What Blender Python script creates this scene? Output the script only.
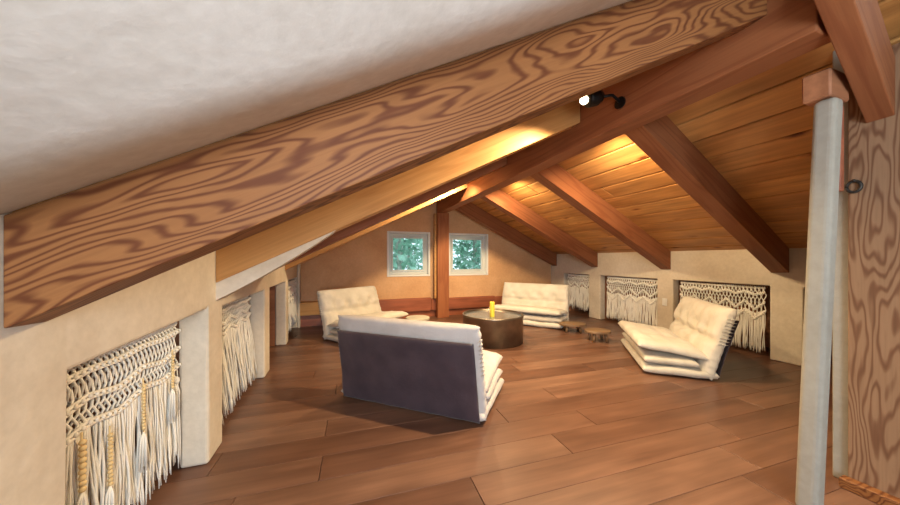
import bpy, bmesh, math, random
from mathutils import Vector, Matrix, noise

# ---------------------------------------------------------------- camera, world, lights, exposure
for o in list(bpy.data.objects): bpy.data.objects.remove(o)
S = 1.22                      # all coordinates below are in units of the camera height; S turns them into metres
COL = bpy.context.scene.collection
scene = bpy.context.scene
YAW = 0.346
cam_d = bpy.data.cameras.new('camera'); cam = bpy.data.objects.new('camera', cam_d); COL.objects.link(cam)
cam.location = (0, 0, 1.0 * S); cam.rotation_euler = (math.pi / 2, 0, -YAW)
cam_d.sensor_width = 36; cam_d.lens = 12.0; cam_d.shift_y = 6.9 / 900; cam_d.clip_start = 0.02
scene.camera = cam
w = bpy.data.worlds.new('sky'); scene.world = w; w.use_nodes = True
w.node_tree.nodes['Background'].inputs[0].default_value = (0.74, 0.90, 1.0, 1)
w.node_tree.nodes['Background'].inputs[1].default_value = 1.7
vs = scene.view_settings
vs.view_transform = 'Standard'; vs.look = 'None'; vs.gamma = 1; vs.use_curve_mapping = False
vs.exposure = 0.0

def area_light(name, loc, size, energy, color, rot):
    d = bpy.data.lights.new(name, 'AREA'); d.shape = 'RECTANGLE'; d.size = size[0] * S; d.size_y = size[1] * S
    d.energy = energy; d.color = color
    o = bpy.data.objects.new(name, d); COL.objects.link(o); o.location = Vector(loc) * S; o.rotation_euler = rot
    return o
def point_light(name, loc, energy, color, r=0.03):
    d = bpy.data.lights.new(name, 'POINT'); d.energy = energy; d.color = color; d.shadow_soft_size = r * S
    o = bpy.data.objects.new(name, d); COL.objects.link(o); o.location = Vector(loc) * S
    return o
# daylight entering by the window in the wall behind the camera
area_light('window_daylight', (-0.05, -1.58, 1.1), (1.0, 1.0), 128, (0.80, 0.90, 1.0), (math.pi / 2 + 0.22, 0, 0))
LAMP = (1.0, 0.75, 0.43)

# ---------------------------------------------------------------- helpers
R = random.Random(7)
XL, XR, YF = -0.612, 4.031, 5.08
TL, AL, TR, AR, DEP = 0.495, 1.181, 0.449, 2.681, 0.235
ML, MR = -0.096, 0.092
def zl(X): return AL + TL * X          # underside of the rafters, left slope
def zr(X): return AR - TR * X

def link(name, me, mat, parent=None, loc=(0, 0, 0), rot=(0, 0, 0)):
    o = bpy.data.objects.new(name, me); COL.objects.link(o)
    if mat is not None and len(me.materials) == 0: me.materials.append(mat)
    if parent is not None: o.parent = parent
    o.location = Vector(loc) * S; o.rotation_euler = rot
    return o
def obj(name, bm, mat, parent=None, loc=(0, 0, 0), rot=(0, 0, 0), smooth=False):
    me = bpy.data.meshes.new(name)
    bmesh.ops.scale(bm, vec=(S, S, S), verts=bm.verts)
    bmesh.ops.recalc_face_normals(bm, faces=bm.faces)
    if smooth:
        for f in bm.faces: f.smooth = True
    bm.to_mesh(me); bm.free()
    return link(name, me, mat, parent, loc, rot)
def obj_data(name, verts, faces, mat, parent=None, loc=(0, 0, 0), rot=(0, 0, 0), smooth=True):
    me = bpy.data.meshes.new(name)
    me.from_pydata([(v[0] * S, v[1] * S, v[2] * S) for v in verts], [], faces); me.update()
    if smooth: me.polygons.foreach_set('use_smooth', [True] * len(me.polygons))
    return link(name, me, mat, parent, loc, rot)
def tag(o, label=None, cat=None, group=None, kind=None):
    if label: o['label'] = label
    if cat: o['category'] = cat
    if group: o['group'] = group
    if kind: o['kind'] = kind
    return o
def empty(name, loc=(0, 0, 0), rz=0):
    o = bpy.data.objects.new(name, None); COL.objects.link(o)
    o.location = Vector(loc) * S; o.rotation_euler = (0, 0, rz); o.empty_display_size = 0.1
    return o
def box(bm, lo, hi, bev=0, seg=1):
    t = bmesh.new()
    vs_ = [t.verts.new((x, y, z)) for x in (lo[0], hi[0]) for y in (lo[1], hi[1]) for z in (lo[2], hi[2])]
    for f in ((0, 1, 3, 2), (4, 6, 7, 5), (0, 4, 5, 1), (2, 3, 7, 6), (0, 2, 6, 4), (1, 5, 7, 3)):
        t.faces.new([vs_[i] for i in f])
    if bev: bmesh.ops.bevel(t, geom=list(t.edges), offset=bev, segments=seg, affect='EDGES', profile=0.5)
    m = bpy.data.meshes.new('t'); t.to_mesh(m); t.free(); bm.from_mesh(m); bpy.data.meshes.remove(m)
    return bm
def boxes(*bs, bev=0, seg=1):
    bm = bmesh.new()
    for lo, hi in bs: box(bm, lo, hi, bev, seg)
    return bm
def cyl(bm, c, r0, r1, z0, z1, n=24, cap=True, sx=1, sy=1):
    a = [bm.verts.new((c[0] + r0 * sx * math.cos(2 * math.pi * i / n), c[1] + r0 * sy * math.sin(2 * math.pi * i / n), z0)) for i in range(n)]
    b = [bm.verts.new((c[0] + r1 * sx * math.cos(2 * math.pi * i / n), c[1] + r1 * sy * math.sin(2 * math.pi * i / n), z1)) for i in range(n)]
    for i in range(n): bm.faces.new((a[i], a[(i + 1) % n], b[(i + 1) % n], b[i]))
    if cap: bm.faces.new(a[::-1]); bm.faces.new(b)
    return bm
def lathe(bm, prof, n=48, sx=1, sy=1):
    rings = [[bm.verts.new((r * sx * math.cos(2 * math.pi * i / n), r * sy * math.sin(2 * math.pi * i / n), z)) for i in range(n)] for r, z in prof]
    for a, b in zip(rings, rings[1:]):
        for i in range(n): bm.faces.new((a[i], a[(i + 1) % n], b[(i + 1) % n], b[i]))
    bm.faces.new(rings[0][::-1]); bm.faces.new(rings[-1])
    return bm
def tube(V, F, pts, r, n=4):
    """append a tube along pts to the vertex and face lists"""
    base = len(V); pts = [Vector(p) for p in pts]
    for i, p in enumerate(pts):
        t = (pts[min(i + 1, len(pts) - 1)] - pts[max(i - 1, 0)]).normalized()
        a = t.cross(Vector((0, 1, 0)))
        if a.length < 0.1: a = t.cross(Vector((1, 0, 0)))
        a.normalize(); b = t.cross(a)
        rr = r[i] if isinstance(r, (list, tuple)) else r
        for k in range(n):
            q = 2 * math.pi * k / n + 0.4
            V.append(p + a * (rr * math.cos(q)) + b * (rr * math.sin(q)))
    for i in range(len(pts) - 1):
        for k in range(n):
            F.append((base + i * n + k, base + i * n + (k + 1) % n, base + (i + 1) * n + (k + 1) % n, base + (i + 1) * n + k))
    F.append(tuple(base + k for k in range(n))[::-1]); e = base + (len(pts) - 1) * n; F.append(tuple(e + k for k in range(n)))
def ball(V, F, c, rx, ry, rz, n=8, m=5):
    base = len(V)
    V.append(Vector(c) + Vector((0, 0, rz)))
    for j in range(1, m):
        th = math.pi * j / m
        for i in range(n):
            ph = 2 * math.pi * i / n
            V.append(Vector(c) + Vector((rx * math.sin(th) * math.cos(ph), ry * math.sin(th) * math.sin(ph), rz * math.cos(th))))
    V.append(Vector(c) - Vector((0, 0, rz))); last = len(V) - 1
    for i in range(n): F.append((base, base + 1 + i, base + 1 + (i + 1) % n))
    for j in range(m - 2):
        for i in range(n):
            a = base + 1 + j * n; b = a + n
            F.append((a + i, b + i, b + (i + 1) % n, a + (i + 1) % n))
    a = base + 1 + (m - 2) * n
    for i in range(n): F.append((a + i, last, a + (i + 1) % n))
def holed_wall(us, zs, solid, thick, to3, bev=0.012):
    """a slab in (u, z) with the cells for which solid() is false left open; to3(u, z, depth) places it"""
    bm = bmesh.new(); vd = {}
    def v(u, z, d):
        k = (round(u, 5), round(z, 5), d)
        if k not in vd: vd[k] = bm.verts.new(to3(u, z, d))
        return vd[k]
    n, m = len(us) - 1, len(zs) - 1
    def ok(i, j): return 0 <= i < n and 0 <= j < m and solid((us[i] + us[i + 1]) / 2, (zs[j] + zs[j + 1]) / 2)
    for i in range(n):
        for j in range(m):
            if not ok(i, j): continue
            a, b, c, d = us[i], us[i + 1], zs[j], zs[j + 1]
            for dd in (0, thick): bm.faces.new([v(a, c, dd), v(b, c, dd), v(b, d, dd), v(a, d, dd)])
            if not ok(i - 1, j): bm.faces.new([v(a, c, 0), v(a, d, 0), v(a, d, thick), v(a, c, thick)])
            if not ok(i + 1, j): bm.faces.new([v(b, c, 0), v(b, d, 0), v(b, d, thick), v(b, c, thick)])
            if not ok(i, j - 1): bm.faces.new([v(a, c, 0), v(b, c, 0), v(b, c, thick), v(a, c, thick)])
            if not ok(i, j + 1): bm.faces.new([v(a, d, 0), v(b, d, 0), v(b, d, thick), v(a, d, thick)])
    bmesh.ops.recalc_face_normals(bm, faces=bm.faces)
    bmesh.ops.dissolve_limit(bm, angle_limit=0.01, verts=bm.verts, edges=bm.edges)
    if bev:
        es = [e for e in bm.edges if len(e.link_faces) == 2 and e.calc_face_angle(0) > 0.5]
        bmesh.ops.bevel(bm, geom=es, offset=bev, segments=3, affect='EDGES', profile=0.5)
    return bm

# ---------------------------------------------------------------- materials
def nodes(name):
    m = bpy.data.materials.new(name); m.use_nodes = True
    nt = m.node_tree; b = nt.nodes['Principled BSDF']
    return m, nt, b
def ramp(nt, fac, stops):
    r = nt.nodes.new('ShaderNodeValToRGB'); e = r.color_ramp.elements
    while len(e) < len(stops): e.new(0.5)
    for k, (p, c) in zip(e, stops): k.position = p; k.color = (*c, 1)
    nt.links.new(fac, r.inputs[0]); return r.outputs[0]
def coords(nt, scale, rnd=True):
    tc = nt.nodes.new('ShaderNodeTexCoord'); mp = nt.nodes.new('ShaderNodeMapping'); mp.inputs['Scale'].default_value = scale
    src = tc.outputs['Object']
    if rnd:
        oi = nt.nodes.new('ShaderNodeObjectInfo'); mu = nt.nodes.new('ShaderNodeMath'); mu.operation = 'MULTIPLY'; mu.inputs[1].default_value = 37.0
        nt.links.new(oi.outputs['Random'], mu.inputs[0])
        ad = nt.nodes.new('ShaderNodeVectorMath'); ad.operation = 'ADD'
        nt.links.new(src, ad.inputs[0]); nt.links.new(mu.outputs[0], ad.inputs[1]); src = ad.outputs[0]
    nt.links.new(src, mp.inputs['Vector']); return mp.outputs[0], tc
def tex(nt, vec, scale, detail=2, rough=0.5):
    n = nt.nodes.new('ShaderNodeTexNoise'); n.inputs['Scale'].default_value = scale
    n.inputs['Detail'].default_value = detail; n.inputs['Roughness'].default_value = rough
    nt.links.new(vec, n.inputs['Vector']); return n.outputs['Fac']
def math_(nt, op, a, b=None):
    n = nt.nodes.new('ShaderNodeMath'); n.operation = op
    for i, x in enumerate((a, b)):
        if x is None: continue
        if isinstance(x, (int, float)): n.inputs[i].default_value = x
        else: nt.links.new(x, n.inputs[i])
    return n.outputs[0]
def mix(nt, fac, a, b, mode='MIX'):
    n = nt.nodes.new('ShaderNodeMix'); n.data_type = 'RGBA'; n.blend_type = mode
    for s, x in ((n.inputs[0], fac), (n.inputs[6], a), (n.inputs[7], b)):
        if isinstance(x, (int, float)): s.default_value = x
        elif isinstance(x, tuple): s.default_value = (*x, 1)
        else: nt.links.new(x, s)
    return n.outputs[2]
def bump(nt, b, h, strength, dist=0.01):
    n = nt.nodes.new('ShaderNodeBump'); n.inputs['Strength'].default_value = strength; n.inputs['Distance'].default_value = dist
    nt.links.new(h, n.inputs['Height']); nt.links.new(n.outputs[0], b.inputs['Normal'])

def mat_plain(name, col, rough=0.6, metal=0, var=0.0, scale=8):
    m, nt, b = nodes(name); b.inputs['Roughness'].default_value = rough; b.inputs['Metallic'].default_value = metal
    v, _ = coords(nt, (1, 1, 1)); f = tex(nt, v, scale, 3)
    c2 = tuple(max(0, x * (1 - var)) for x in col); c1 = tuple(min(1, x * (1 + var)) for x in col)
    nt.links.new(ramp(nt, f, [(0.3, c2), (0.7, c1)]), b.inputs['Base Color'])
    return m
def mat_plaster(name, c0, c1, c2):
    m, nt, b = nodes(name); b.inputs['Roughness'].default_value = 0.85
    v, _ = coords(nt, (1, 1, 1), False)
    f = tex(nt, v, 1.6, 5, 0.6); g = tex(nt, v, 26, 4, 0.6)
    base = ramp(nt, f, [(0.3, c0), (0.5, c1), (0.72, c2)])
    col = mix(nt, 0.25, base, ramp(nt, g, [(0.3, (0.55, 0.52, 0.48)), (0.7, (1, 1, 1))]), 'MULTIPLY')
    nt.links.new(col, b.inputs['Base Color'])
    bump(nt, b, math_(nt, 'ADD', math_(nt, 'MULTIPLY', f, 2.0), math_(nt, 'MULTIPLY', g, 0.25)), 0.35, 0.012)
    return m
def mat_grain(name, light, dark, along=1.1, across=6.0, rings=9.0, lin=26.0, strength=1.0, rough=0.5, axis='X', edge=(0.45, 0.62), coat=0.0):
    """flat-sawn softwood: the rings show as contour lines drawn out along the beam (local X)"""
    m, nt, b = nodes(name); b.inputs['Roughness'].default_value = rough; b.inputs['Coat Weight'].default_value = coat; b.inputs['Specular IOR Level'].default_value = 0.2
    sc = (along, across, across) if axis == 'X' else ((across, along, across) if axis == 'Y' else (across, across, along))
    v, tc = coords(nt, sc)
    f = tex(nt, v, 1.0, 2.6, 0.42)
    sep = nt.nodes.new('ShaderNodeSeparateXYZ'); nt.links.new(tc.outputs['Object'], sep.inputs[0])
    zz = math_(nt, 'ADD', sep.outputs[2 if axis == 'X' else 1], math_(nt, 'MULTIPLY', sep.outputs[1 if axis == 'X' else 0], 0.6))
    val = math_(nt, 'ADD', math_(nt, 'MULTIPLY', f, rings * 6.28), math_(nt, 'MULTIPLY', zz, lin))
    s = math_(nt, 'MULTIPLY', math_(nt, 'ADD', math_(nt, 'SINE', val), 1.0), 0.5)
    s = math_(nt, 'POWER', s, 1.6)
    v2, _ = coords(nt, tuple(3 * k if k == along else 14 * k for k in sc)); g = tex(nt, v2, 1.0, 3, 0.6)
    v3, _ = coords(nt, (1, 1, 1)); h = tex(nt, v3, 1.7, 2)
    mid = tuple((x + y) / 2 for x, y in zip(light, dark))
    col = ramp(nt, s, [(0.0, light), (edge[0], light), (edge[1], mid), (1.0, dark)])
    lite = mix(nt, strength, tuple(0.65 * x + 0.35 * y for x, y in zip(light, dark)), col)
    col = mix(nt, 0.35, lite, ramp(nt, g, [(0.3, (0.62, 0.58, 0.55)), (0.65, (1, 1, 1))]), 'MULTIPLY')
    col = mix(nt, 0.4, col, ramp(nt, h, [(0.35, (0.72, 0.68, 0.66)), (0.65, (1, 1, 1))]), 'MULTIPLY')
    nt.links.new(col, b.inputs['Base Color'])
    bump(nt, b, g, 0.12, 0.004)
    return m
def mat_board(name, cols, rough=0.4, knots=False, along=1.2, across=22.0, coat=0.0, bumps=0.1, spread=0.35):
    """a plain board: fine grain along local X, tint that differs from board to board"""
    m, nt, b = nodes(name); b.inputs['Roughness'].default_value = rough; b.inputs['Coat Weight'].default_value = coat
    v, tc = coords(nt, (along, across, across)); f = tex(nt, v, 1.0, 4, 0.62)
    v4, _ = coords(nt, (along * 1.6, across * .3, across * .3)); f4 = tex(nt, v4, 1.0, 2, 0.5)
    oi = nt.nodes.new('ShaderNodeObjectInfo')
    tint = ramp(nt, oi.outputs['Random'], [(0.0, cols[0]), (0.5, cols[1]), (1.0, cols[2])])
    tint = mix(nt, spread, cols[1], tint)
    tint = mix(nt, 1.0, tint, ramp(nt, f4, [(0.3, (0.74, 0.70, 0.68)), (0.7, (1.12, 1.1, 1.08))]), 'MULTIPLY')
    col = mix(nt, 0.55, tint, ramp(nt, f, [(0.3, (0.5, 0.45, 0.42)), (0.66, (1.1, 1.1, 1.1))]), 'MULTIPLY')
    if knots:
        v3, _ = coords(nt, (1.0, 2.6, 2.6)); vo = nt.nodes.new('ShaderNodeTexVoronoi'); vo.inputs['Scale'].default_value = 1.9
        nt.links.new(v3, vo.inputs['Vector'])
        k = ramp(nt, vo.outputs['Distance'], [(0.05, (0.30, 0.16, 0.10)), (0.10, (0.72, 0.6, 0.5)), (0.17, (1, 1, 1))])
        col = mix(nt, 1.0, col, k, 'MULTIPLY')
    nt.links.new(col, b.inputs['Base Color']); bump(nt, b, f, bumps, 0.003)
    return m
def mat_fabric(name, c0, c1, rough=0.9, weave=260, wr=14, bs=0.35):
    m, nt, b = nodes(name); b.inputs['Roughness'].default_value = rough
    b.inputs['Sheen Weight'].default_value = 0.15
    v, _ = coords(nt, (1, 1, 1)); f = tex(nt, v, 6, 3); g = tex(nt, v, weave, 1); k = tex(nt, v, wr, 3, 0.6)
    nt.links.new(ramp(nt, f, [(0.35, c0), (0.65, c1)]), b.inputs['Base Color'])
    bump(nt, b, math_(nt, 'ADD', math_(nt, 'MULTIPLY', g, 0.12), k), bs, 0.012)
    return m

M = {}
M['plaster'] = mat_plaster('lime_plaster', (0.57, 0.48, 0.37), (0.67, 0.58, 0.46), (0.75, 0.67, 0.55))
M['plaster_near'] = mat_plaster('pale_lime_plaster', (0.68, 0.64, 0.58), (0.77, 0.74, 0.69), (0.83, 0.80, 0.76))
M['tan'] = mat_plaster('tan_plaster', (0.60, 0.33, 0.16), (0.68, 0.395, 0.20), (0.74, 0.45, 0.25))  # deeper and more orange than the knee-wall plaster
M['fir'] = mat_grain('fir_bold', (0.285, 0.118, 0.040), (0.13, 0.040, 0.014), along=1.15, across=6.5, rings=19, lin=210, rough=0.55, edge=(0.15, 0.55))
M['fir_post'] = mat_grain('fir_bold_post', (0.30, 0.18, 0.105), (0.17, 0.083, 0.045), along=1.1, across=6.5, rings=19, lin=150, rough=0.6, axis='Z', edge=(0.15, 0.55))
M['beam'] = mat_grain('fir_reddish', (0.33, 0.125, 0.052), (0.24, 0.078, 0.032), along=0.6, across=7, rings=5, lin=40, strength=0.6, rough=0.5)
M['beam_v'] = mat_grain('fir_reddish_upright', (0.40, 0.15, 0.062), (0.30, 0.10, 0.042), along=0.6, across=7, rings=5, lin=40, strength=0.6, rough=0.5, axis='Z')
M['honey'] = mat_grain('fir_lamplit', (0.60, 0.32, 0.115), (0.48, 0.235, 0.078), along=0.6, across=7, rings=5, lin=40, strength=0.6, rough=0.5)  # lighter copy of the reddish fir, with warm lamplight put in its colour
M['pine'] = mat_board('pine_ceiling', ((0.52, 0.25, 0.075), (0.60, 0.29, 0.09), (0.67, 0.35, 0.115)), 0.45, True, spread=0.8)
M['oak'] = mat_board('floor_oak', ((0.130, 0.060, 0.035), (0.175, 0.087, 0.053), (0.22, 0.12, 0.076)), 0.36, False, bumps=0.15, spread=0.9)
M['redwood'] = mat_board('red_board', ((0.34, 0.10, 0.05), (0.38, 0.12, 0.06), (0.42, 0.14, 0.07)), 0.45)
M['lining'] = mat_board('niche_board', ((0.35, 0.15, 0.07), (0.40, 0.18, 0.09), (0.45, 0.2, 0.1)), 0.5)
M['palewood'] = mat_board('pale_wood', ((0.58, 0.38, 0.16), (0.62, 0.42, 0.18), (0.66, 0.45, 0.2)), 0.5)
M['cotton'] = mat_fabric('macrame_cotton', (0.80, 0.76, 0.67), (0.88, 0.84, 0.76), 0.95, 300, 60, 0.2)
M['bead'] = mat_plain('bead_wood', (0.74, 0.55, 0.27), 0.5, 0, 0.1)
M['cream'] = mat_fabric('futon_cream', (0.58, 0.53, 0.44), (0.66, 0.61, 0.52), wr=16, bs=0.45)
M['grey'] = mat_fabric('futon_greige', (0.46, 0.41, 0.38), (0.53, 0.48, 0.45), wr=16, bs=0.45)
M['navy'] = mat_fabric('futon_back', (0.036, 0.023, 0.033), (0.055, 0.036, 0.046), 0.5, 200, 10, 0.4)
M['bronze'] = mat_plain('drum_bronze', (0.21, 0.165, 0.12), 0.32, 0.85, 0.3, 5)
M['tray'] = mat_plain('drum_tray', (0.26, 0.28, 0.29), 0.18, 0.6, 0.06)
M['candle'] = mat_plain('candle_wax', (0.85, 0.66, 0.06), 0.5, 0, 0.05)
M['wick'] = mat_plain('wick', (0.05, 0.04, 0.03), 0.9)
M['stool'] = mat_board('stool_wood', ((0.22, 0.135, 0.065), (0.25, 0.155, 0.08), (0.28, 0.175, 0.095)), 0.5)
M['stone'] = mat_plain('stool_top', (0.50, 0.46, 0.36), 0.5, 0, 0.12)
M['white'] = mat_plain('white_paint', (0.76, 0.75, 0.72), 0.5, 0, 0.03)
M['frame'] = mat_plain('window_frame', (0.60, 0.62, 0.60), 0.4, 0, 0.03)
M['black'] = mat_plain('black_metal', (0.015, 0.014, 0.014), 0.4, 0.6, 0.1)
M['iron'] = mat_plain('iron', (0.05, 0.045, 0.04), 0.5, 0.7, 0.3, 40)
M['post'] = mat_plaster('post_paint', (0.30, 0.28, 0.235), (0.34, 0.315, 0.265), (0.38, 0.355, 0.30))
M['bark'] = mat_plain('bark', (0.55, 0.55, 0.50), 0.9, 0, 0.35, 12)
M['leaf'] = mat_plain('leaf', (0.27, 0.50, 0.38), 0.7, 0, 0.45, 3)
M['meadow'] = mat_plain('meadow', (0.16, 0.26, 0.10), 0.9, 0, 0.3, 2)
def emis(name, col, st):
    m, nt, b = nodes(name); b.inputs['Base Color'].default_value = (*col, 1)
    b.inputs['Emission Color'].default_value = (*col, 1); b.inputs['Emission Strength'].default_value = st; return m
M['bulb'] = emis('bulb_glow', (1.0, 0.86, 0.55), 12)
g, nt, b = nodes('pane_glass'); M['glass'] = g
b.inputs['Roughness'].default_value = 0.0; b.inputs['Transmission Weight'].default_value = 1.0; b.inputs['IOR'].default_value = 1.0
b.inputs['Base Color'].default_value = (0.96, 0.99, 0.98, 1)

# ---------------------------------------------------------------- the setting: floor
floor = empty('floor'); tag(floor, 'brown wide-plank wooden floor', kind='structure')
obj('subfloor', boxes(((-1.25, -1.75, -0.06), (4.7, 5.3, -0.022))), M['redwood'], floor)
PW = 0.181; ang = math.atan(-0.046)
k0 = 1.447 + 0.046 * 0.558           # y of one seam at x = 0
rows = range(-17, 22)
starts = {0: -0.093, -1: 0.556, 1: 1.13}
for r in rows:
    y0 = k0 - PW + (r + 1) * PW
    L = 1.55
    if r == 0: st = 1.13
    elif r == -1: st = 0.556
    elif r == 1: st = -0.09
    else: st = R.uniform(0, L)
    edges_ = []
    x = st
    while x > -1.2: x -= L
    xs = [-1.2]
    x += L
    while x < 4.65:
        if x - xs[-1] > 0.25: xs.append(x)
        x += L
    if 4.65 - xs[-1] < 0.25: xs.pop()
    xs.append(4.65)
    for a, b_ in zip(xs, xs[1:]):
        ln = b_ - a
        bm = boxes(((0.0008, 0.0008 - PW, -0.02), (ln - 0.0008, -0.0008, 0.0)), bev=0.0012)
        obj('plank', bm, M['oak'], floor, (a, y0 - 0.046 * a, 0), (0, 0, ang))

# ---------------------------------------------------------------- walls
def cells(*bks): return sorted(set(bks))
OPL = [(1.045, 1.776), (1.965, 2.91), (3.10, 3.95), (4.10, 4.86)]
OPR = [(0.85, 1.51), (1.741, 2.673), (2.883, 3.84), (4.08, 4.70)]
TOPL, TOPR = 0.742, 0.735
def openings(ops, top):
    def f(u, z): return not (z < top and any(a < u < b for a, b in ops))
    return f
us = cells(-1.7, 0.9, 1.15, 1.35, 1.55, 5.2, *[x for o in OPL for x in o]); zs = [0, TOPL, 1.2]
def setback(y): t = min(1, max(0, (1.776 - y) / 0.80)); return 0.045 * t * t * (3 - 2 * t)
bm = holed_wall(us, zs, openings(OPL, TOPL), 0.115, lambda u, z, d: (XL - d - setback(u), u, z + (0.02 - 0.05 * (1.776 - u) / 0.73 if abs(z - TOPL) < .001 and 1 < u < 1.8 else 0)), 0.014)
wl = tag(obj('wall_left', bm, M['plaster'], None, smooth=False), 'cream plaster knee wall with low openings', kind='structure')
us = cells(0.71, 5.2, *[x for o in OPR for x in o]); zs = [0, TOPR, 1.2]
bm = holed_wall(us, zs, openings(OPR, TOPR), 0.115, lambda u, z, d: (XR + d, u, z), 0.012)
wr = tag(obj('wall_right', bm, M['plaster'], None), 'cream plaster knee wall with low openings', kind='structure')
# wood-lined storage behind the openings
def niche(parent, x0, x1, y0, y1, top):
    t = 0.02; lo, hi = min(x0, x1), max(x0, x1)
    far = (x1 - t, x1) if x1 > x0 else (x1, x1 + t)
    bm = boxes(((far[0], y0 - .03, 0), (far[1], y1 + .03, top + .03)), ((lo, y0 - .03, 0), (hi, y0 - .004, top)), ((lo, y1 + .004, 0), (hi, y1 + .03, top)), ((lo, y0 - .03, top + .004), (hi, y1 + .03, top + .03)))
    obj('niche_lining', bm, M['lining'], parent)
for a, b_ in OPL: niche(wl, XL - (0.117 if a > 1.5 else 0.165), XL - 0.55, a, b_, TOPL)
for a, b_ in OPR: niche(wr, XR + 0.117, XR + 0.55, a, b_, TOPR)

W1 = (0.711, 1.458, 0.708, 1.476); W2 = (1.80, 2.594, 0.706, 1.475)
us = cells(-0.8, 4.2, W1[0], W1[1], W2[0], W2[1]); zs = [0, 0.708, 1.475, 2.4]
def solid_far(u, z):
    return not (0.708 < z < 1.475 and (W1[0] < u < W1[1] or W2[0] < u < W2[1]))
tag(obj('wall_far', holed_wall(us, zs, solid_far, 0.14, lambda u, z, d: (u, YF + d, z), 0.006), M['tan']), 'orange clay plaster gable wall with two windows', kind='structure')
# the part of the attic behind the camera
us = cells(-0.75, 2.4, -0.55, 0.45); zs = [0, 0.6, 1.6, 2.75]
tag(obj('wall_back', holed_wall(us, zs, lambda u, z: not (0.6 < z < 1.6 and -0.55 < u < 0.45), 0.1, lambda u, z, d: (u, -1.6 - d, z), 0.006), M['plaster_near']), 'pale plaster wall behind the viewer', kind='structure')
tag(obj('wall_near_right', boxes(((2.12, -1.7, 0), (2.25, 0.30, 2.1))), M['plaster_near']), 'pale plaster side wall', kind='structure')
tag(obj('wall_partition', boxes(((2.13, 0.653, 0), (4.2, 0.705, 2.05)), bev=0.004), M['post']), 'pale plaster partition behind the tall fir timber', kind='structure')

# ---------------------------------------------------------------- ceilings
cr = empty('ceiling_right'); tag(cr, 'honey pine plank ceiling slope', kind='structure')
slope = math.atan(TR); CX0, CX1 = 1.62, 4.13; NPL = 13
for i in range(NPL):
    xa = CX0 + (CX1 - CX0) * i / NPL; xb = CX0 + (CX1 - CX0) * (i + 1) / NPL
    wd = (xb - xa) / math.cos(slope)
    segs = [0.47, 5.15]
    j = R.uniform(1.6, 4.4)
    if i % 2: segs = [0.47, j, 5.15]
    for a, b_ in zip(segs, segs[1:]):
        bm = boxes(((0.003, 0.0055, 0), (b_ - a - 0.003, wd - 0.0055, 0.03)), bev=0.006)
        o = obj('plank', bm, M['pine'], cr)
        ex = Vector((0, 1, 0)); ey = Vector((-math.cos(slope), 0, math.sin(slope))); ez = ex.cross(ey)
        P = Vector((xb, a, zr(xb) + DEP)) * S
        o.matrix_local = Matrix(((ex.x, ey.x, ez.x, P.x), (ex.y, ey.y, ez.y, P.y), (ex.z, ey.z, ez.z, P.z), (0, 0, 0, 1)))
bm = bmesh.new()
def slab(bm, pts, up):
    a = [bm.verts.new(p) for p in pts]; b_ = [bm.verts.new((p[0], p[1], p[2] + up)) for p in pts]
    n = len(pts); bm.faces.new(a); bm.faces.new(b_[::-1])
    for i in range(n): bm.faces.new((a[i], a[(i + 1) % n], b_[(i + 1) % n], b_[i]))
slab(bm, [(4.2, 0.47, zr(4.2) + DEP + .05), (1.6, 0.47, zr(1.6) + DEP + .05), (1.6, 5.2, zr(1.6) + DEP + .05), (4.2, 5.2, zr(4.2) + DEP + .05)], 0.05)
obj('roof_deck', bm, M['redwood'], cr)
def l1y(X): return 0.887 + ML * (X - XL)
bm = bmesh.new()
slab(bm, [(-0.75, l1y(-0.75) + .02, zl(-0.75) + DEP), (1.6, l1y(1.6) + .02, zl(1.6) + DEP), (1.6, 5.2, zl(1.6) + DEP), (-0.75, 5.2, zl(-0.75) + DEP)], 0.06)
tag(obj('ceiling_left', bm, M['honey']), 'wooden ceiling slope between the left rafters', kind='structure')
# plaster ceiling this side of the broad rafter, its shape bent to shade a band along it
bm = bmesh.new(); prof = []
BW, BD, RISE = 0.20, -0.050, 0.22         # strip tipped away from the daylight to darken it, then a rise to catch light
for k in range(0, 25):
    q = k / 24 * 0.42
    f1 = BD * q / BW; f2 = BD + RISE * (q - BW)
    kk = 0.03; h_ = max(0, min(1, .5 + .5 * (f2 - f1) / kk))          # smooth maximum of the two planes
    prof.append((-q, f2 * h_ + f1 * (1 - h_) + kk * h_ * (1 - h_)))
CV = BD + RISE * 2.2
n = len(prof); A = []
for X in (-0.75, 0.4, 1.6):
    row = [bm.verts.new((X, l1y(X) + p[0], zl(X) + DEP + p[1])) for p in prof] + [bm.verts.new((X, -1.7, zl(X) + DEP + BD + RISE * (l1y(X) + 1.7 - BW)))]
    A.append(row)
for a, b_ in zip(A, A[1:]):
    for i in range(len(a) - 1): bm.faces.new((a[i], a[i + 1], b_[i + 1], b_[i]))
r = bmesh.ops.extrude_face_region(bm, geom=bm.faces[:])
for v in r['geom']:
    if isinstance(v, bmesh.types.BMVert): v.co.z += 0.06
tag(obj('ceiling_near', bm, M['plaster_near'], smooth=True), 'pale plaster ceiling slope bent to shade a band along the broad rafter', kind='structure')
bm = bmesh.new()
slab(bm, [(1.6, -1.7, 2.63), (2.3, -1.7, 2.63 - .7 * TR), (2.3, 0.47, 2.20 - .7 * TR), (1.6, 0.47, 2.20)], 0.06)
tag(obj('ceiling_near_right', bm, M['plaster_near']), 'pale plaster ceiling slope beyond the ridge', kind='structure')

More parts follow.
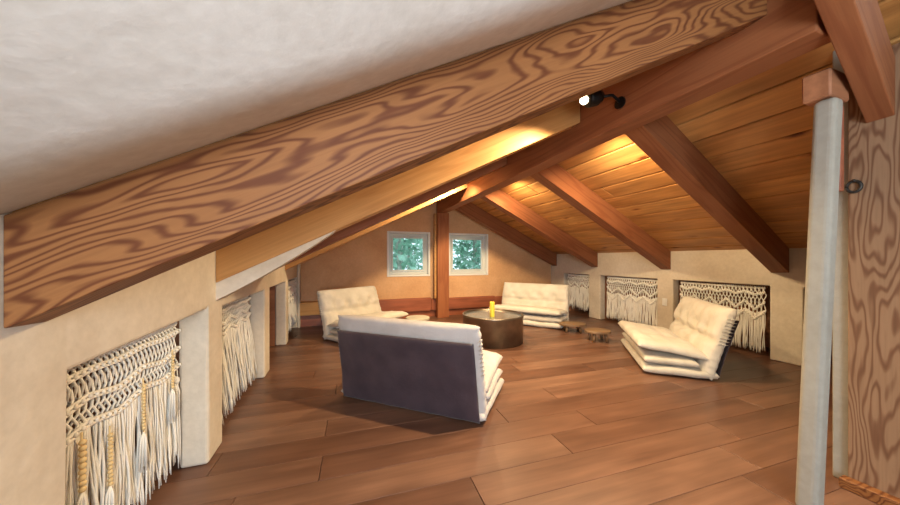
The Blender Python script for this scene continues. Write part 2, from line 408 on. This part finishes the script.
# ---------------------------------------------------------------- beams
def beam(name, P0, P1, w_, d_, mat, label, bev=0.004, group=None):
    """P0 to P1 is the near bottom edge; width goes away from the camera, depth upwards"""
    P0, P1 = Vector(P0), Vector(P1); ex = (P1 - P0).normalized(); L = (P1 - P0).length
    ey = Vector((0, 0, 1)).cross(ex).normalized()
    if ey.y < 0: ey = -ey
    ez = ex.cross(ey)
    if ez.z < 0: ez = -ez
    bm = bmesh.new(); sh = d_ / ez.z * ex.z; top = d_; k_ = w_ * ey.x / ex.x     # both ends cut plumb
    a = [bm.verts.new(p) for p in ((0, 0, 0), (L, 0, 0), (L + sh, 0, top), (sh, 0, top))]
    b_ = [bm.verts.new(p) for p in ((-k_, w_, 0), (L - k_, w_, 0), (L + sh - k_, w_, top), (sh - k_, w_, top))]
    bm.faces.new(a); bm.faces.new(b_[::-1])
    for i in range(4): bm.faces.new((a[i], a[(i + 1) % 4], b_[(i + 1) % 4], b_[i]))
    bmesh.ops.bevel(bm, geom=list(bm.edges), offset=bev, segments=2, affect='EDGES', profile=0.5)
    o = obj(name, bm, mat); P = P0 * S
    o.matrix_world = Matrix(((ex.x, ey.x, ez.x, P.x), (ex.y, ey.y, ez.y, P.y), (ex.z, ey.z, ez.z, P.z), (0, 0, 0, 1)))
    return tag(o, label, 'beam', group)
dl = DEP * math.cos(math.atan(TL)); dr = DEP * math.cos(math.atan(TR))
def rafter_l(Yw, w_, mat, label, x1=1.558):
    X0 = XL - setback(Yw) + 0.001
    return beam('rafter', (X0, Yw + ML * (X0 - XL), zl(X0)), (x1, Yw + ML * (x1 - XL), zl(x1)), w_, dl, mat, label)
rafter_l(0.887, 0.095, M['fir'], 'broad fir rafter with bold swirling grain under the white plaster ceiling', 1.558)
rafter_l(1.861, 0.095, M['honey'], 'rafter coloured honey as if lamplit, with plaster haunch, next to the bold-grained rafter')
rafter_l(2.85, 0.095, M['beam'], 'dark red rafter between the honey rafter and the lit rafter by the gable')
rafter_l(3.85, 0.095, M['honey'], 'thin-looking rafter coloured as if lamplit, closest to the left gable window')
def rafter_r(Yw, w_, label):
    X1 = XR - 0.001
    return beam('rafter', (1.702, Yw + MR * (1.702 - XR), zr(1.702)), (X1, Yw + MR * (X1 - XR), zr(X1)), w_, dr, M['beam'], label)
rafter_r(1.60, 0.13, 'reddish rafter across the plank ceiling, ending above the wide macrame opening near the white post')
rafter_r(2.70, 0.13, 'reddish rafter across the plank ceiling, ending above the wall switch')
rafter_r(3.885, 0.13, 'reddish rafter across the plank ceiling, second from the gable wall')
rafter_r(4.90, 0.12, 'reddish rafter running against the gable wall right of the window')
beam('rafter', (1.46, 0.452, 1.857), (2.097, 0.528, 1.580), 0.072, dr, M['beam'], 'short rafter end resting on the tall fir timber')
bm = boxes(((0, 0, 0), (4.48, 0.14, 0.40)), bev=0.006, seg=2)
rb = obj('ridge_beam', bm, M['beam'])
rb.matrix_world = Matrix(((0, 1, 0, 1.56 * S), (1, 0, 0, 0.55 * S), (0, 0, 1, 1.80 * S), (0, 0, 0, 1)))
tag(rb, 'heavy reddish ridge beam running the length of the attic', 'beam')
# plaster haunch under the honey rafter
bm = bmesh.new(); n = 12; pts = []
for i in range(n + 1):
    t = i / n; X = XL + 0.58 * t
    pts.append((X, zl(X) + 0.004, 0.088 * (1 - t ** 1.6) ** 0.9))
for y in (0.006, 0.105):
    up = [bm.verts.new((X, 1.861 + ML * (X - XL) + y, z)) for X, z, d in pts]
    dn = [bm.verts.new((X, 1.861 + ML * (X - XL) + y, z - d - 0.005)) for X, z, d in pts]
    f = bm.faces.new(up + dn[::-1])
    if y < 0.01: u0, d0 = up, dn
for i in range(n):
    bm.faces.new((u0[i], u0[i + 1], up[i + 1], up[i])); bm.faces.new((d0[i], d0[i + 1], dn[i + 1], dn[i]))
bm.faces.new((u0[0], d0[0], dn[0], up[0])); bm.faces.new((u0[-1], d0[-1], dn[-1], up[-1]))
tag(obj('trim_1', bm, M['plaster']), 'plaster haunch under the honey rafter', kind='structure')

# ridge post at the gable
t = empty('ridge_post', (1.635, 4.93, 0)); tag(t, 'square reddish post holding the ridge beam between the windows', 'post')
obj('shaft', boxes(((-0.10, -0.06, 0), (0.105, 0.06, 1.80)), bev=0.005), M['beam_v'], t, (0, 0, 0))
obj('edge_strip', boxes(((-0.14, 0.0, 0.33), (-0.104, 0.05, 1.79)), bev=0.003), M['honey'], t)
# boards along the foot of the gable wall
t = empty('wall_ledge', (0, YF, 0)); tag(t, 'low red timber ledge along the foot of the gable wall', 'ledge')
for a, b_, z0, z1, d in ((-0.60, 0.30, 0.17, 0.36, 0.20), (0.304, 1.46, 0.11, 0.335, 0.07), (1.464, 2.70, 0.115, 0.315, 0.07), (2.704, 4.03, 0.10, 0.30, 0.07)):
    obj('board', boxes(((a, -d, z0), (b_, -0.002, z1)), bev=0.005), M['redwood'] if a > -0.5 else M['honey'], t)  # lamplight on the left board is put in with the lighter fir
obj('toe_board', boxes(((-0.60, -0.14, 0), (0.30, -0.002, 0.168)), ((0.304, -0.02, 0), (4.03, -0.002, 0.1))), M['redwood'], t)
bm = boxes(((XL + 0.002, 4.865, 0), (XL + 0.035, 4.96, zl(XL) + 0.2)), bev=0.004)
tag(obj('trim_2', bm, M['plaster']), 'pale corner strip beside the gable ledge', kind='structure')

# ---------------------------------------------------------------- windows
def window(name, Wd, n):
    x0, x1, z0, z1 = Wd; y0 = YF
    t = empty(name); tag(t, 'small white framed window in the gable', kind='structure')
    bm = boxes(((x0, y0 - .012, z0), (x0 + .03, y0 + .13, z1)), ((x1 - .03, y0 - .012, z0), (x1, y0 + .13, z1)), ((x0 + .03, y0 - .012, z1 - .03), (x1 - .03, y0 + .13, z1)), ((x0 + .03, y0 - .012, z0), (x1 - .03, y0 + .13, z0 + .03)), bev=0.003)
    obj('reveal', bm, M['white'], t)
    a0, a1, c0, c1 = x0 + .032, x1 - .032, z0 + .032, z1 - .032; f = .045
    bm = boxes(((a0, y0 + .07, c0), (a0 + f, y0 + .12, c1)), ((a1 - f, y0 + .07, c0), (a1, y0 + .12, c1)), ((a0 + f, y0 + .07, c1 - f), (a1 - f, y0 + .12, c1)), ((a0 + f, y0 + .07, c0), (a1 - f, y0 + .12, c0 + f)), bev=0.003)
    obj('window_frame', bm, M['frame'], t)
    b0, b1, e0, e1 = a0 + f + .004, a1 - f - .004, c0 + f + .004, c1 - f - .004; f2 = .03
    bm = boxes(((b0, y0 + .06, e0), (b0 + f2, y0 + .10, e1)), ((b1 - f2, y0 + .06, e0), (b1, y0 + .10, e1)), ((b0 + f2, y0 + .06, e1 - f2), (b1 - f2, y0 + .10, e1)), ((b0 + f2, y0 + .06, e0), (b1 - f2, y0 + .10, e0 + f2)), bev=0.003)
    s_ = obj('sash', bm, M['frame'], t)
    obj('handle', boxes(((b1 - .024, y0 + .035, (e0 + e1) / 2 - .04), (b1 - .008, y0 + .058, (e0 + e1) / 2 + .02)), bev=.003), M['frame'], s_)
    obj('pane', boxes(((b0 + f2 + .001, y0 + .078, e0 + f2 + .001), (b1 - f2 - .001, y0 + .084, e1 - f2 - .001))), M['glass'], t)
window('window_1', W1, 1); window('window_2', W2, 2)

# ---------------------------------------------------------------- timber, white post and cap by the right edge
t = empty('timber_post', (2.1, 0.475, 0)); tag(t, 'tall rough fir timber with bold grain and iron ring', 'post')
obj('shaft', boxes(((0, -0.165, 0), (0.2, 0.175, 1.87)), bev=0.004, seg=2), M['fir_post'], t)
obj('foot_board', boxes(((-0.045, -0.165, 0), (-0.001, 0.187, 0.045)), bev=0.004), M['fir'], t)
V, F = [], []
pts = [(-0.012, 0.155 + 0.02 * math.cos(q), 1.315 + 0.024 * math.sin(q)) for q in [2 * math.pi * i / 16 for i in range(17)]]
tube(V, F, pts, 0.006, 6); tube(V, F, [(0.002, 0.155, 1.34), (-0.016, 0.155, 1.342)], 0.006, 6)
tag(obj_data('iron_ring', V, F, M['iron'], t), 'dark iron ring')
t = empty('white_post', (1.752, 0.64, 0)); tag(t, 'slightly leaning cream painted post with wooden cap block', 'post')
bm = boxes(((-0.034, -0.032, 0), (0.034, 0.032, 1.633)), bev=0.018, seg=4)
for v in bm.verts: v.co.x += 0.070 * v.co.z / 1.655; v.co.y -= 0.028 * v.co.z / 1.655
obj('shaft', bm, M['post'], t)
obj('cap_block', boxes(((0.022, -0.05, 1.635), (0.17, 0.03, 1.745)), bev=0.006), M['lining'], t)
obj('side_board', boxes(((0.16, -0.03, 1.28), (0.19, 0.02, 1.634)), bev=0.003), M['redwood'], t)

# ---------------------------------------------------------------- lamps on the ridge beam
def spot(loc, aim, label, side, energy, beam_dir, cone=152, blend=1.0):
    """loc: centre of the bulb; side: +1 when fixed to the ridge's right face"""
    face = 1.70 if side > 0 else 1.56
    t = empty('spotlight', loc); tag(t, label, 'lamp', 'spotlights on the ridge beam')
    V, F = [], []
    ax = Vector(aim).normalized(); back = -ax * 0.10
    tube(V, F, [-ax * 0.012, -ax * 0.03, back * 0.7, back], [0.044, 0.048, 0.046, 0.030], 14)
    obj_data('lamp_head', V, F, M['black'], t)
    V, F = [], []
    wallp = Vector((face - loc[0], back.y - 0.02, -0.005))
    tube(V, F, [back * 0.8, back * 0.9 + Vector((0.4 * (face - loc[0]), -0.01, 0.02)), wallp], 0.009, 8)
    obj_data('arm', V, F, M['black'], t)
    bm = bmesh.new(); cyl(bm, (0, 0), 0.035, 0.03, -0.012, 0.010, 20)
    obj('base_plate', bm, M['black'], t, wallp, (0, math.pi / 2, 0))
    V, F = [], []; ball(V, F, ax * 0.004, 0.024, 0.024, 0.024, 12, 8)
    obj_data('bulb', V, F, M['bulb'], t)
    l = bpy.data.lights.new('spotlight_beam', 'SPOT'); l.energy = energy; l.color = LAMP; l.shadow_soft_size = 0.03 * S
    l.spot_size = math.radians(cone); l.spot_blend = blend
    lo_ = bpy.data.objects.new('spotlight_beam', l); COL.objects.link(lo_); lo_.location = (Vector(loc) + ax * 0.045) * S
    lo_.rotation_euler = Vector(beam_dir).to_track_quat('-Z', 'Y').to_euler()
spot((1.34, 1.386, 1.934), (-0.92, 0.33, -0.22), 'glowing black spotlight on the ridge beam above the broad rafter', -1, 350, (-0.2, 0.1, -1), 147)
spot((1.30, 3.35, 2.03), (-0.6, 0.0, -0.8), 'added unseen black spotlight on the ridge beam between the far rafters', -1, 250, (-0.1, 0.45, -1), 164, 0.8)  # assumed lamp out of sight, added to match the light on the gable
spot((1.87, 1.80, 1.98), (0.6, 0.0, -0.8), 'added unseen black spotlight on the plank-ceiling side of the ridge beam by the wide bay', 1, 200, (0.45, 0.15, -1), 160, 0.7)  # assumed too, added to match the light on the right wall
spot((1.87, 3.30, 1.98), (0.6, 0.0, -0.8), 'added unseen black spotlight on the plank-ceiling side of the ridge beam near the gable', 1, 130, (0.45, 0.15, -1), 164, 0.7)  # unseen and assumed, added to warm the far right corner

# ---------------------------------------------------------------- macrame curtains
def macrame(loc, rz, W, H, label, seed, n=46, rows_=3, beads=(), tassel=None, cord=0.0062, chev=4, uneven=0.10, band=0.36, swell=0.02, zig=0.09):
    rnd = random.Random(seed)
    t = empty('macrame_curtain', loc, rz); tag(t, label, 'curtain')
    V, F = [], []; tube(V, F, [(-0.01, 0, 0), (W * .5, 0, 0.002), (W + 0.01, 0, 0)], 0.010, 8)
    obj_data('rod', V, F, M['lining'], t)
    Hb = H * band
    # knotted band: lattice cords, zigzag ropes and rows of knots
    V, F = [], []
    for i in range(n):
        x0 = W * (i + .5) / n; ph = (i % 2)
        pts = []
        m = 14
        for k in range(m + 1):
            z = -Hb * k / m
            tri = abs(((k / m * 3.5 + ph) % 2) - 1) - .5
            pts.append((x0 + tri * W / n * 1.7 * (1 if k else 0), 0.012 + 0.006 * (1 if ph else -1) * math.cos(k * 1.3), z))
        tube(V, F, pts, cord, 4)
        ball(V, F, (x0, 0.008, -0.004), W / n * .45, 0.016, 0.018, 6, 4)
    for r_ in range(rows_):
        m = chev * 10; amp = H * zig; zz = -Hb * (0.16 + 0.36 * r_)
        pts = [(W * k / m, 0.022, zz - amp * (1 - abs(((k / 10 * 2) % 2) - 1)) * (1 if r_ else 0.35)) for k in range(m + 1)]
        tube(V, F, pts, cord * 1.25, 5)
        pts2 = [(p[0], p[1] + .003, p[2] - cord * 2.6) for p in pts]; tube(V, F, pts2, cord * 1.15, 5)
        for k in range(0, m, 1):
            p = pts[k]; ball(V, F, (p[0], p[1] + .006, p[2] - cord), cord * 1.5, cord * 1.5, cord * 1.9, 6, 4)
    obj_data('knotted_band', V, F, M['cotton'], t)
    V, F = [], []
    nf = int(n * 2.6)
    for i in range(nf):
        x0 = W * (i + .5) / nf + rnd.uniform(-.5, .5) * W / nf
        u = (x0 / W * chev) % 1.0
        zs0 = -Hb * 0.84 - H * 0.06 * (1 - abs(2 * u - 1))
        end = -H * (1 - uneven * rnd.random() - 0.5 * uneven * abs(math.sin(x0 * 23 + seed)))
        dx, dy = rnd.uniform(-.02, .02), rnd.uniform(-.3, 1) * swell
        f1, f2 = rnd.uniform(0, 6), rnd.uniform(0, 6); m = 9; pts = []
        for k in range(m + 1):
            q = k / m
            pts.append((x0 + dx * q * q + 0.005 * math.sin(f1 + q * 7) * q, 0.014 + dy * q + 0.006 * math.sin(f2 + q * 5), zs0 + (end - zs0) * q))
        tube(V, F, pts, [cord * rnd.uniform(.75, 1.1)] * m + [cord * .5], 4)
    tag(obj_data('fringe', V, F, M['cotton'], t), kind='stuff')
    for bx, bz0, bz1, br in beads:
        V, F = [], []; z = bz0
        tube(V, F, [(bx * W, .034, bz0 + .03), (bx * W, .036, bz1 - .01)], 0.003, 4)
        while z > bz1:
            ball(V, F, (bx * W + rnd.uniform(-.001, .001), .036, z), br, br, br, 8, 6); z -= br * 1.9
        bs_ = obj_data('bead_string', V, F, M['bead'], t)
        V, F = [], []
        for q in range(14):
            a = 2.4 * q; rr = .005 + .0012 * q
            tube(V, F, [(bx * W, .036, bz1 - .005), (bx * W + rr * .6 * math.cos(a), .036 + rr * .5 * math.sin(a), bz1 - .03), (bx * W + rr * 1.2 * math.cos(a), .036 + rr * .6 * math.sin(a), bz1 - .13 - .01 * (q % 3))], .0035, 4)
        obj_data('tassel', V, F, M['cotton'], bs_)
    if tassel:
        V, F = [], []; tx, tz = tassel
        ball(V, F, (tx, .02, tz), .016, .016, .02, 8, 6)
        for q in range(22):
            a = 2.4 * q; rr = .004 + .0012 * q
            tube(V, F, [(tx, .02, tz), (tx + rr * .6 * math.cos(a), .02 + rr * .5 * math.sin(a), tz - .05), (tx + rr * math.cos(a), .02 + rr * .5 * math.sin(a), tz - .13 - .01 * (q % 3))], .004, 4)
        obj_data('end_tassel', V, F, M['cotton'], t)
    return t
LX = XL - 0.125
macrame((LX - 0.012, 1.765, 0.705), -math.pi / 2, 0.80, 0.70, 'ivory macrame curtain with wooden bead strings and tassel in a knee-wall opening', 3, n=62, rows_=3, cord=.0045, zig=0.035, chev=3, band=.32,
        beads=((0.10, -0.14, -0.28, .0065), (0.36, -0.19, -0.36, .0065), (0.58, -0.28, -0.44, .007), (0.72, -0.24, -0.38, .009), (0.95, -0.34, -0.54, .008)), tassel=(0.015, -0.27), uneven=0.12)
macrame((LX, 2.88, 0.715), -math.pi / 2, 0.90, 0.70, 'ivory macrame curtain with long fringe beside the second plaster pier', 5, n=60, uneven=0.05, swell=0.07, cord=.005, band=.25, zig=.05)
macrame((XL - 0.04, 4.85, 0.70), -math.pi / 2, 0.74, 0.62, 'ivory macrame curtain past the last plaster pier by the gable', 8, n=36, uneven=0.06, chev=4, swell=0.03)
RX = XR + 0.075
macrame((RX, 1.80, 0.71), math.pi / 2, 0.82, 0.69, 'ivory macrame curtain with chevron knots filling the opening behind the right-hand futon', 11, n=50, rows_=3, chev=5, cord=.0058, zig=.12, band=.40, uneven=.05)
macrame((RX, 2.91, 0.71), math.pi / 2, 0.84, 0.69, 'ivory macrame curtain with chevron knots beside the wall switch', 12, n=46, rows_=3, chev=4, cord=.0058, zig=.13, band=.40, uneven=.05)
macrame((RX, 4.10, 0.71), math.pi / 2, 0.56, 0.65, 'ivory macrame curtain in the opening next to the gable corner', 13, n=30, rows_=2, chev=3, cord=.006, zig=.12)
# pale box standing behind the beaded curtain
t = empty('storage_box', (XL - 0.32, 1.32, 0)); tag(t, 'pale wooden storage box behind the beaded macrame curtain', 'box')
for k in range(3): obj('slat', boxes(((0.12, -0.22, 0.012 + 0.092 * k), (0.135, 0.22, 0.096 + 0.092 * k)), bev=.002), M['palewood'], t)
obj('body', boxes(((-0.14, -0.21, 0), (0.118, 0.21, 0.28)), bev=.003), M['palewood'], t)

# ---------------------------------------------------------------- wall switch
t = empty('wall_switch', (XR - 0.002, 2.775, 0.435)); tag(t, 'white wall switch on the plaster pier', 'switch')
obj('plate', boxes(((-0.010, -0.032, -0.05), (0.0, 0.032, 0.05)), bev=.003), M['white'], t)
obj('rocker', boxes(((-0.015, -0.014, -0.025), (-0.0105, 0.014, 0.025)), bev=.002), M['white'], t)

# ---------------------------------------------------------------- floor futons
def sheet(w_, h_, tf, tb, nx, ny, place, seed, creases=(), tufts=(), puff=0.42, gather=0.0, sharp=7):
    """a padded slab; place(u in -1..1, v in 0..1, offset) gives its points"""
    V, F = [], []; ids = {}
    def e(u, v):
        a = max(0.0, 1 - abs(u) ** sharp); b_ = max(0.0, 1 - abs(2 * v - 1) ** sharp)
        return (a * b_) ** puff
    for side, th in ((1, tf), (-1, tb)):
        for i in range(nx + 1):
            for j in range(ny + 1):
                rim = i in (0, nx) or j in (0, ny)
                if rim and side < 0: ids[(-1, i, j)] = ids[(1, i, j)]; continue
                # denser rows at the rims
                u = math.sin((2 * i / nx - 1) * math.pi / 2 * .92) / math.sin(math.pi / 2 * .92)
                v = .5 + .5 * math.sin((2 * j / ny - 1) * math.pi / 2 * .85) / math.sin(math.pi / 2 * .85)
                off = th * e(u, v)
                if side > 0:
                    for c, dpt in creases: off -= dpt * math.exp(-((v - c) / .05) ** 2) * (1 - u ** 8)
                    for tu, tv, dpt in tufts: off -= dpt * math.exp(-(((u - tu) * w_ / 2) ** 2 + ((v - tv) * h_) ** 2) / .0022)
                nz = noise.noise(Vector((u * w_ * 5, v * h_ * 6, seed * 3.1))) * .014 + noise.noise(Vector((u * w_ * 13, v * h_ * 11, seed))) * .009
                off += nz * e(u, v) * (1 if side > 0 else -.5)
                uu = u
                if gather and abs(u) > .93: uu += gather * math.sin(v * 60 + seed) * (1 if u > 0 else -1)
                ids[(side, i, j)] = len(V); V.append(Vector(place(uu, v, off * side)))
    for side in (1, -1):
        for i in range(nx):
            for j in range(ny):
                q = (ids[(side, i, j)], ids[(side, i + 1, j)], ids[(side, i + 1, j + 1)], ids[(side, i, j + 1)])
                F.append(q if side > 0 else q[::-1])
    return V, F
def futon(loc, rz, label, W=1.0, D=0.58, Hh=0.6, lean=0.15, mat='cream', seed=1, tilt=0.05):
    """origin: middle of the rear bottom edge; local +y is the way it faces"""
    t = empty('floor_futon', loc, rz); tag(t, label, 'futon')
    w2 = W / 2
    def flat(y0, y1, zc, wob=0.0, tl=0.0, k=1.0):
        return lambda u, v, o: (u * w2 * k + wob * math.sin(v * 5 + seed), y0 + (y1 - y0) * v, zc + o + tl * v)
    V, F = sheet(W, D, .044, .044, 26, 16, flat(0.03, D, .046), seed, puff=.3, gather=.003)
    for v in V: v.z = max(v.z, 0.001)
    obj_data('base_mattress', V, F, M[mat], t)
    V, F = sheet(W, D, .045, .036, 26, 16, flat(0.16, D - .01, .118, .006, tilt * .15, .985), seed + 1, puff=.34, gather=.004)
    obj_data('folded_layer', V, F, M[mat], t)
    tf = [(x, y_, .03) for x in (-.6, -.2, .2, .6) for y_ in (.35, .68)]
    V, F = sheet(W, D, .066, .030, 40, 26, flat(0.10, D + .035, .178, .008, tilt, .97), seed + 2, tufts=tf, puff=.42, gather=.006)
    obj_data('seat_cushion', V, F, M[mat], t)
    def back(y_off):
        def f(u, v, o):
            z = 0.012 + (Hh - 0.015) * v
            y = 0.03 - lean * (v ** 1.15) + y_off
            n_ = Vector((0, 1, lean / Hh)).normalized()
            return (u * w2 * (1 - .035 * v), y + n_.y * o, max(0.002, z + n_.z * o))
        return f
    tf = [(x, .64, .05) for x in (-.6, -.2, .2, .6)] + [(x, .44, .03) for x in (-.4, 0, .4)]
    V, F = sheet(W, Hh, .095, .040, 44, 34, back(.055), seed + 3, creases=((.52, .055),), tufts=tf, puff=.40, gather=.008)
    bk = obj_data('backrest', V, F, M[mat], t)
    def panel(u, v, o):
        v2 = .01 + .83 * v; z = .012 + (Hh - .015) * v2
        y = .03 - lean * (v2 ** 1.15) + .055 - .052 + .007 * noise.noise(Vector((u * 5 + v * 3, v * 4 - u * 2, seed))) * (1 - v ** 6)
        n_ = Vector((0, 1, lean / Hh)).normalized()
        return (u * (w2 - .028) * (1 - .035 * v2), y + n_.y * o - .004, max(.004, z + n_.z * o))
    V, F = sheet(W, Hh * .8, .006, .010, 26, 18, panel, seed + 4, puff=.25)
    tag(obj_data('back_panel', V, F, M['navy'], bk), 'dark navy fabric back panel')
    for sd in (-1, 1):
        V, F = [], []
        for k in range(9):
            v = .50 + .044 * k; z = .012 + (Hh - .015) * v; y = .085 - lean * v ** 1.15
            x = sd * (w2 * (1 - .035 * v) - .006)
            tube(V, F, [(x, y - .035, z), (x + sd * .010, y, z + .004), (x + sd * .002, y + .035, z + .002)], [.003, .006, .003], 5)
        tag(obj_data('gathered_edge', V, F, M[mat], bk), kind='stuff')
    return t
def rot_of(fx, fy): return math.atan2(fy, fx) - math.pi / 2
futon((0.375, 1.935, 0), rot_of(.656, .755), 'greige floor futon turned away to show its dark navy back', 1.07, .65, .61, .10, 'grey', 1, .04)
futon((3.22, 1.905, 0), rot_of(-.77, .64), 'cream floor futon reclined before the wide macrame opening', 1.0, .57, .60, .17, 'cream', 6, .07)
futon((0.14, 4.36, 0), rot_of(.6, -.8), 'cream floor futon in the corner by the red timber ledge', 0.98, .57, .60, .19, 'cream', 11)
futon((3.01, 4.22, 0), rot_of(-.78, -.62), 'cream floor futon between the ridge post and the gable corner', 1.12, .57, .60, .14, 'cream', 16)

# ---------------------------------------------------------------- drum table, candle, stools
t = empty('drum_table', (1.753, 3.31, 0)); tag(t, 'round bronze metal drum table with raised rim', 'table')
bm = bmesh.new(); lathe(bm, [(0.36, 0), (0.368, 0.004), (0.368, 0.30), (0.374, 0.312), (0.374, 0.328), (0.368, 0.332), (0.355, 0.332), (0.352, 0.326), (0.352, 0.306)], 72)
obj('drum', bm, M['bronze'], t, smooth=True)
bm = bmesh.new(); lathe(bm, [(0.350, 0.3065), (0.350, 0.309), (0.346, 0.311)], 72)
tag(obj('tray', bm, M['tray'], t), 'grey tray top')
t = empty('candle', (1.70, 3.22, 0.3115)); tag(t, 'yellow pillar candle on the drum table', 'candle')
bm = bmesh.new(); lathe(bm, [(0.027, 0), (0.029, 0.004), (0.029, 0.17), (0.027, 0.178), (0.018, 0.174)], 24)
obj('wax', bm, M['candle'], t, smooth=True)
V, F = [], []; tube(V, F, [(0, 0, .172), (.001, 0, .182), (.004, 0, .19)], .002, 5); obj_data('wick', V, F, M['wick'], t)
def stool(loc, rx, ry, top, rz, mat, label, legs=4, group=None):
    t = empty('low_stool', loc, rz); tag(t, label, 'stool', group)
    bm = bmesh.new(); lathe(bm, [(.93, top - .03), (1, top - .026), (1, top - .006), (.97, top)], 36, rx, ry)
    obj('seat', bm, mat, t)
    for k in range(legs):
        a = math.pi / legs + 2 * math.pi * k / legs
        V, F = [], []; tube(V, F, [(.78 * rx * math.cos(a), .78 * ry * math.sin(a), 0), (.62 * rx * math.cos(a), .62 * ry * math.sin(a), top - .028)], [.016, .020], 8)
        obj_data('leg', V, F, M['stool'], t)
stool((3.00, 3.33, 0), .175, .13, .12, -0.5, M['stool'], 'low brown wooden stool right beside the futon between post and gable corner')
stool((2.955, 2.85, 0), .15, .12, .135, -0.35, M['stool'], 'low brown wooden stool standing clear on the floor, facing the wall switch')
stool((0.99, 4.07, 0), .165, .165, .20, 0, M['stone'], 'pale round-topped stool in front of the gable ledge')

# ---------------------------------------------------------------- outside
tag(obj('ground', boxes(((-40, 5.6, -3.1), (50, 70, -3.0))), M['meadow']), 'green meadow outside', kind='structure')
def tree(x, y, h_, rad, n, lbl, seed, z0=-0.8, crown=True):
    rnd = random.Random(seed); t = empty('tree', (x, y, -3.0)); tag(t, lbl, 'tree')
    V, F = [], []; tube(V, F, [(0, 0, 0), (.05, .02, h_ * .4), (.02, 0, h_ * .75), (.08, 0, h_)], [.15, .12, .09, .04], 10)
    for k in range(8):
        a = rnd.uniform(0, 6.28); zz = h_ * rnd.uniform(.35, .9); l = rad * rnd.uniform(.5, .9)
        tube(V, F, [(.04, 0, zz), (l * .5 * math.cos(a), l * .5 * math.sin(a), zz + .25), (l * math.cos(a), l * math.sin(a), zz + .3)], [.04, .025, .01], 6)
    obj_data('trunk', V, F, M['bark'], t)
    V, F = [], []
    for k in range(n):
        p = Vector((rnd.gauss(0, .45), rnd.gauss(0, .45), rnd.gauss(0, .5)))
        c = Vector((p.x * rad, p.y * rad, h_ * .62 + p.z * h_ * .42))
        a = Vector((rnd.uniform(-1, 1), rnd.uniform(-1, 1), rnd.uniform(-1, 1))).normalized(); b_ = a.orthogonal().normalized()
        s_ = rnd.uniform(.09, .18); i = len(V)
        V += [c - a * s_, c + b_ * s_ * .5, c + a * s_, c - b_ * s_ * .5]; F.append((i, i + 1, i + 2, i + 3))
    tag(obj_data('foliage', V, F, M['leaf'], t, smooth=False), kind='stuff')
tree(1.50, 8.6, 8.0, 1.0, 1100, 'pale-trunked leafy tree outside the left gable window', 1)
tree(4.30, 9.4, 7.8, 1.2, 1900, 'dense leafy tree outside the right gable window', 3)
tree(3.6, 17.0, 9.0, 2.0, 2600, 'tall tree standing further back outside the left window', 4)
tree(10.0, 18.0, 8.5, 2.4, 3000, 'tall tree standing further back outside the right window', 5)
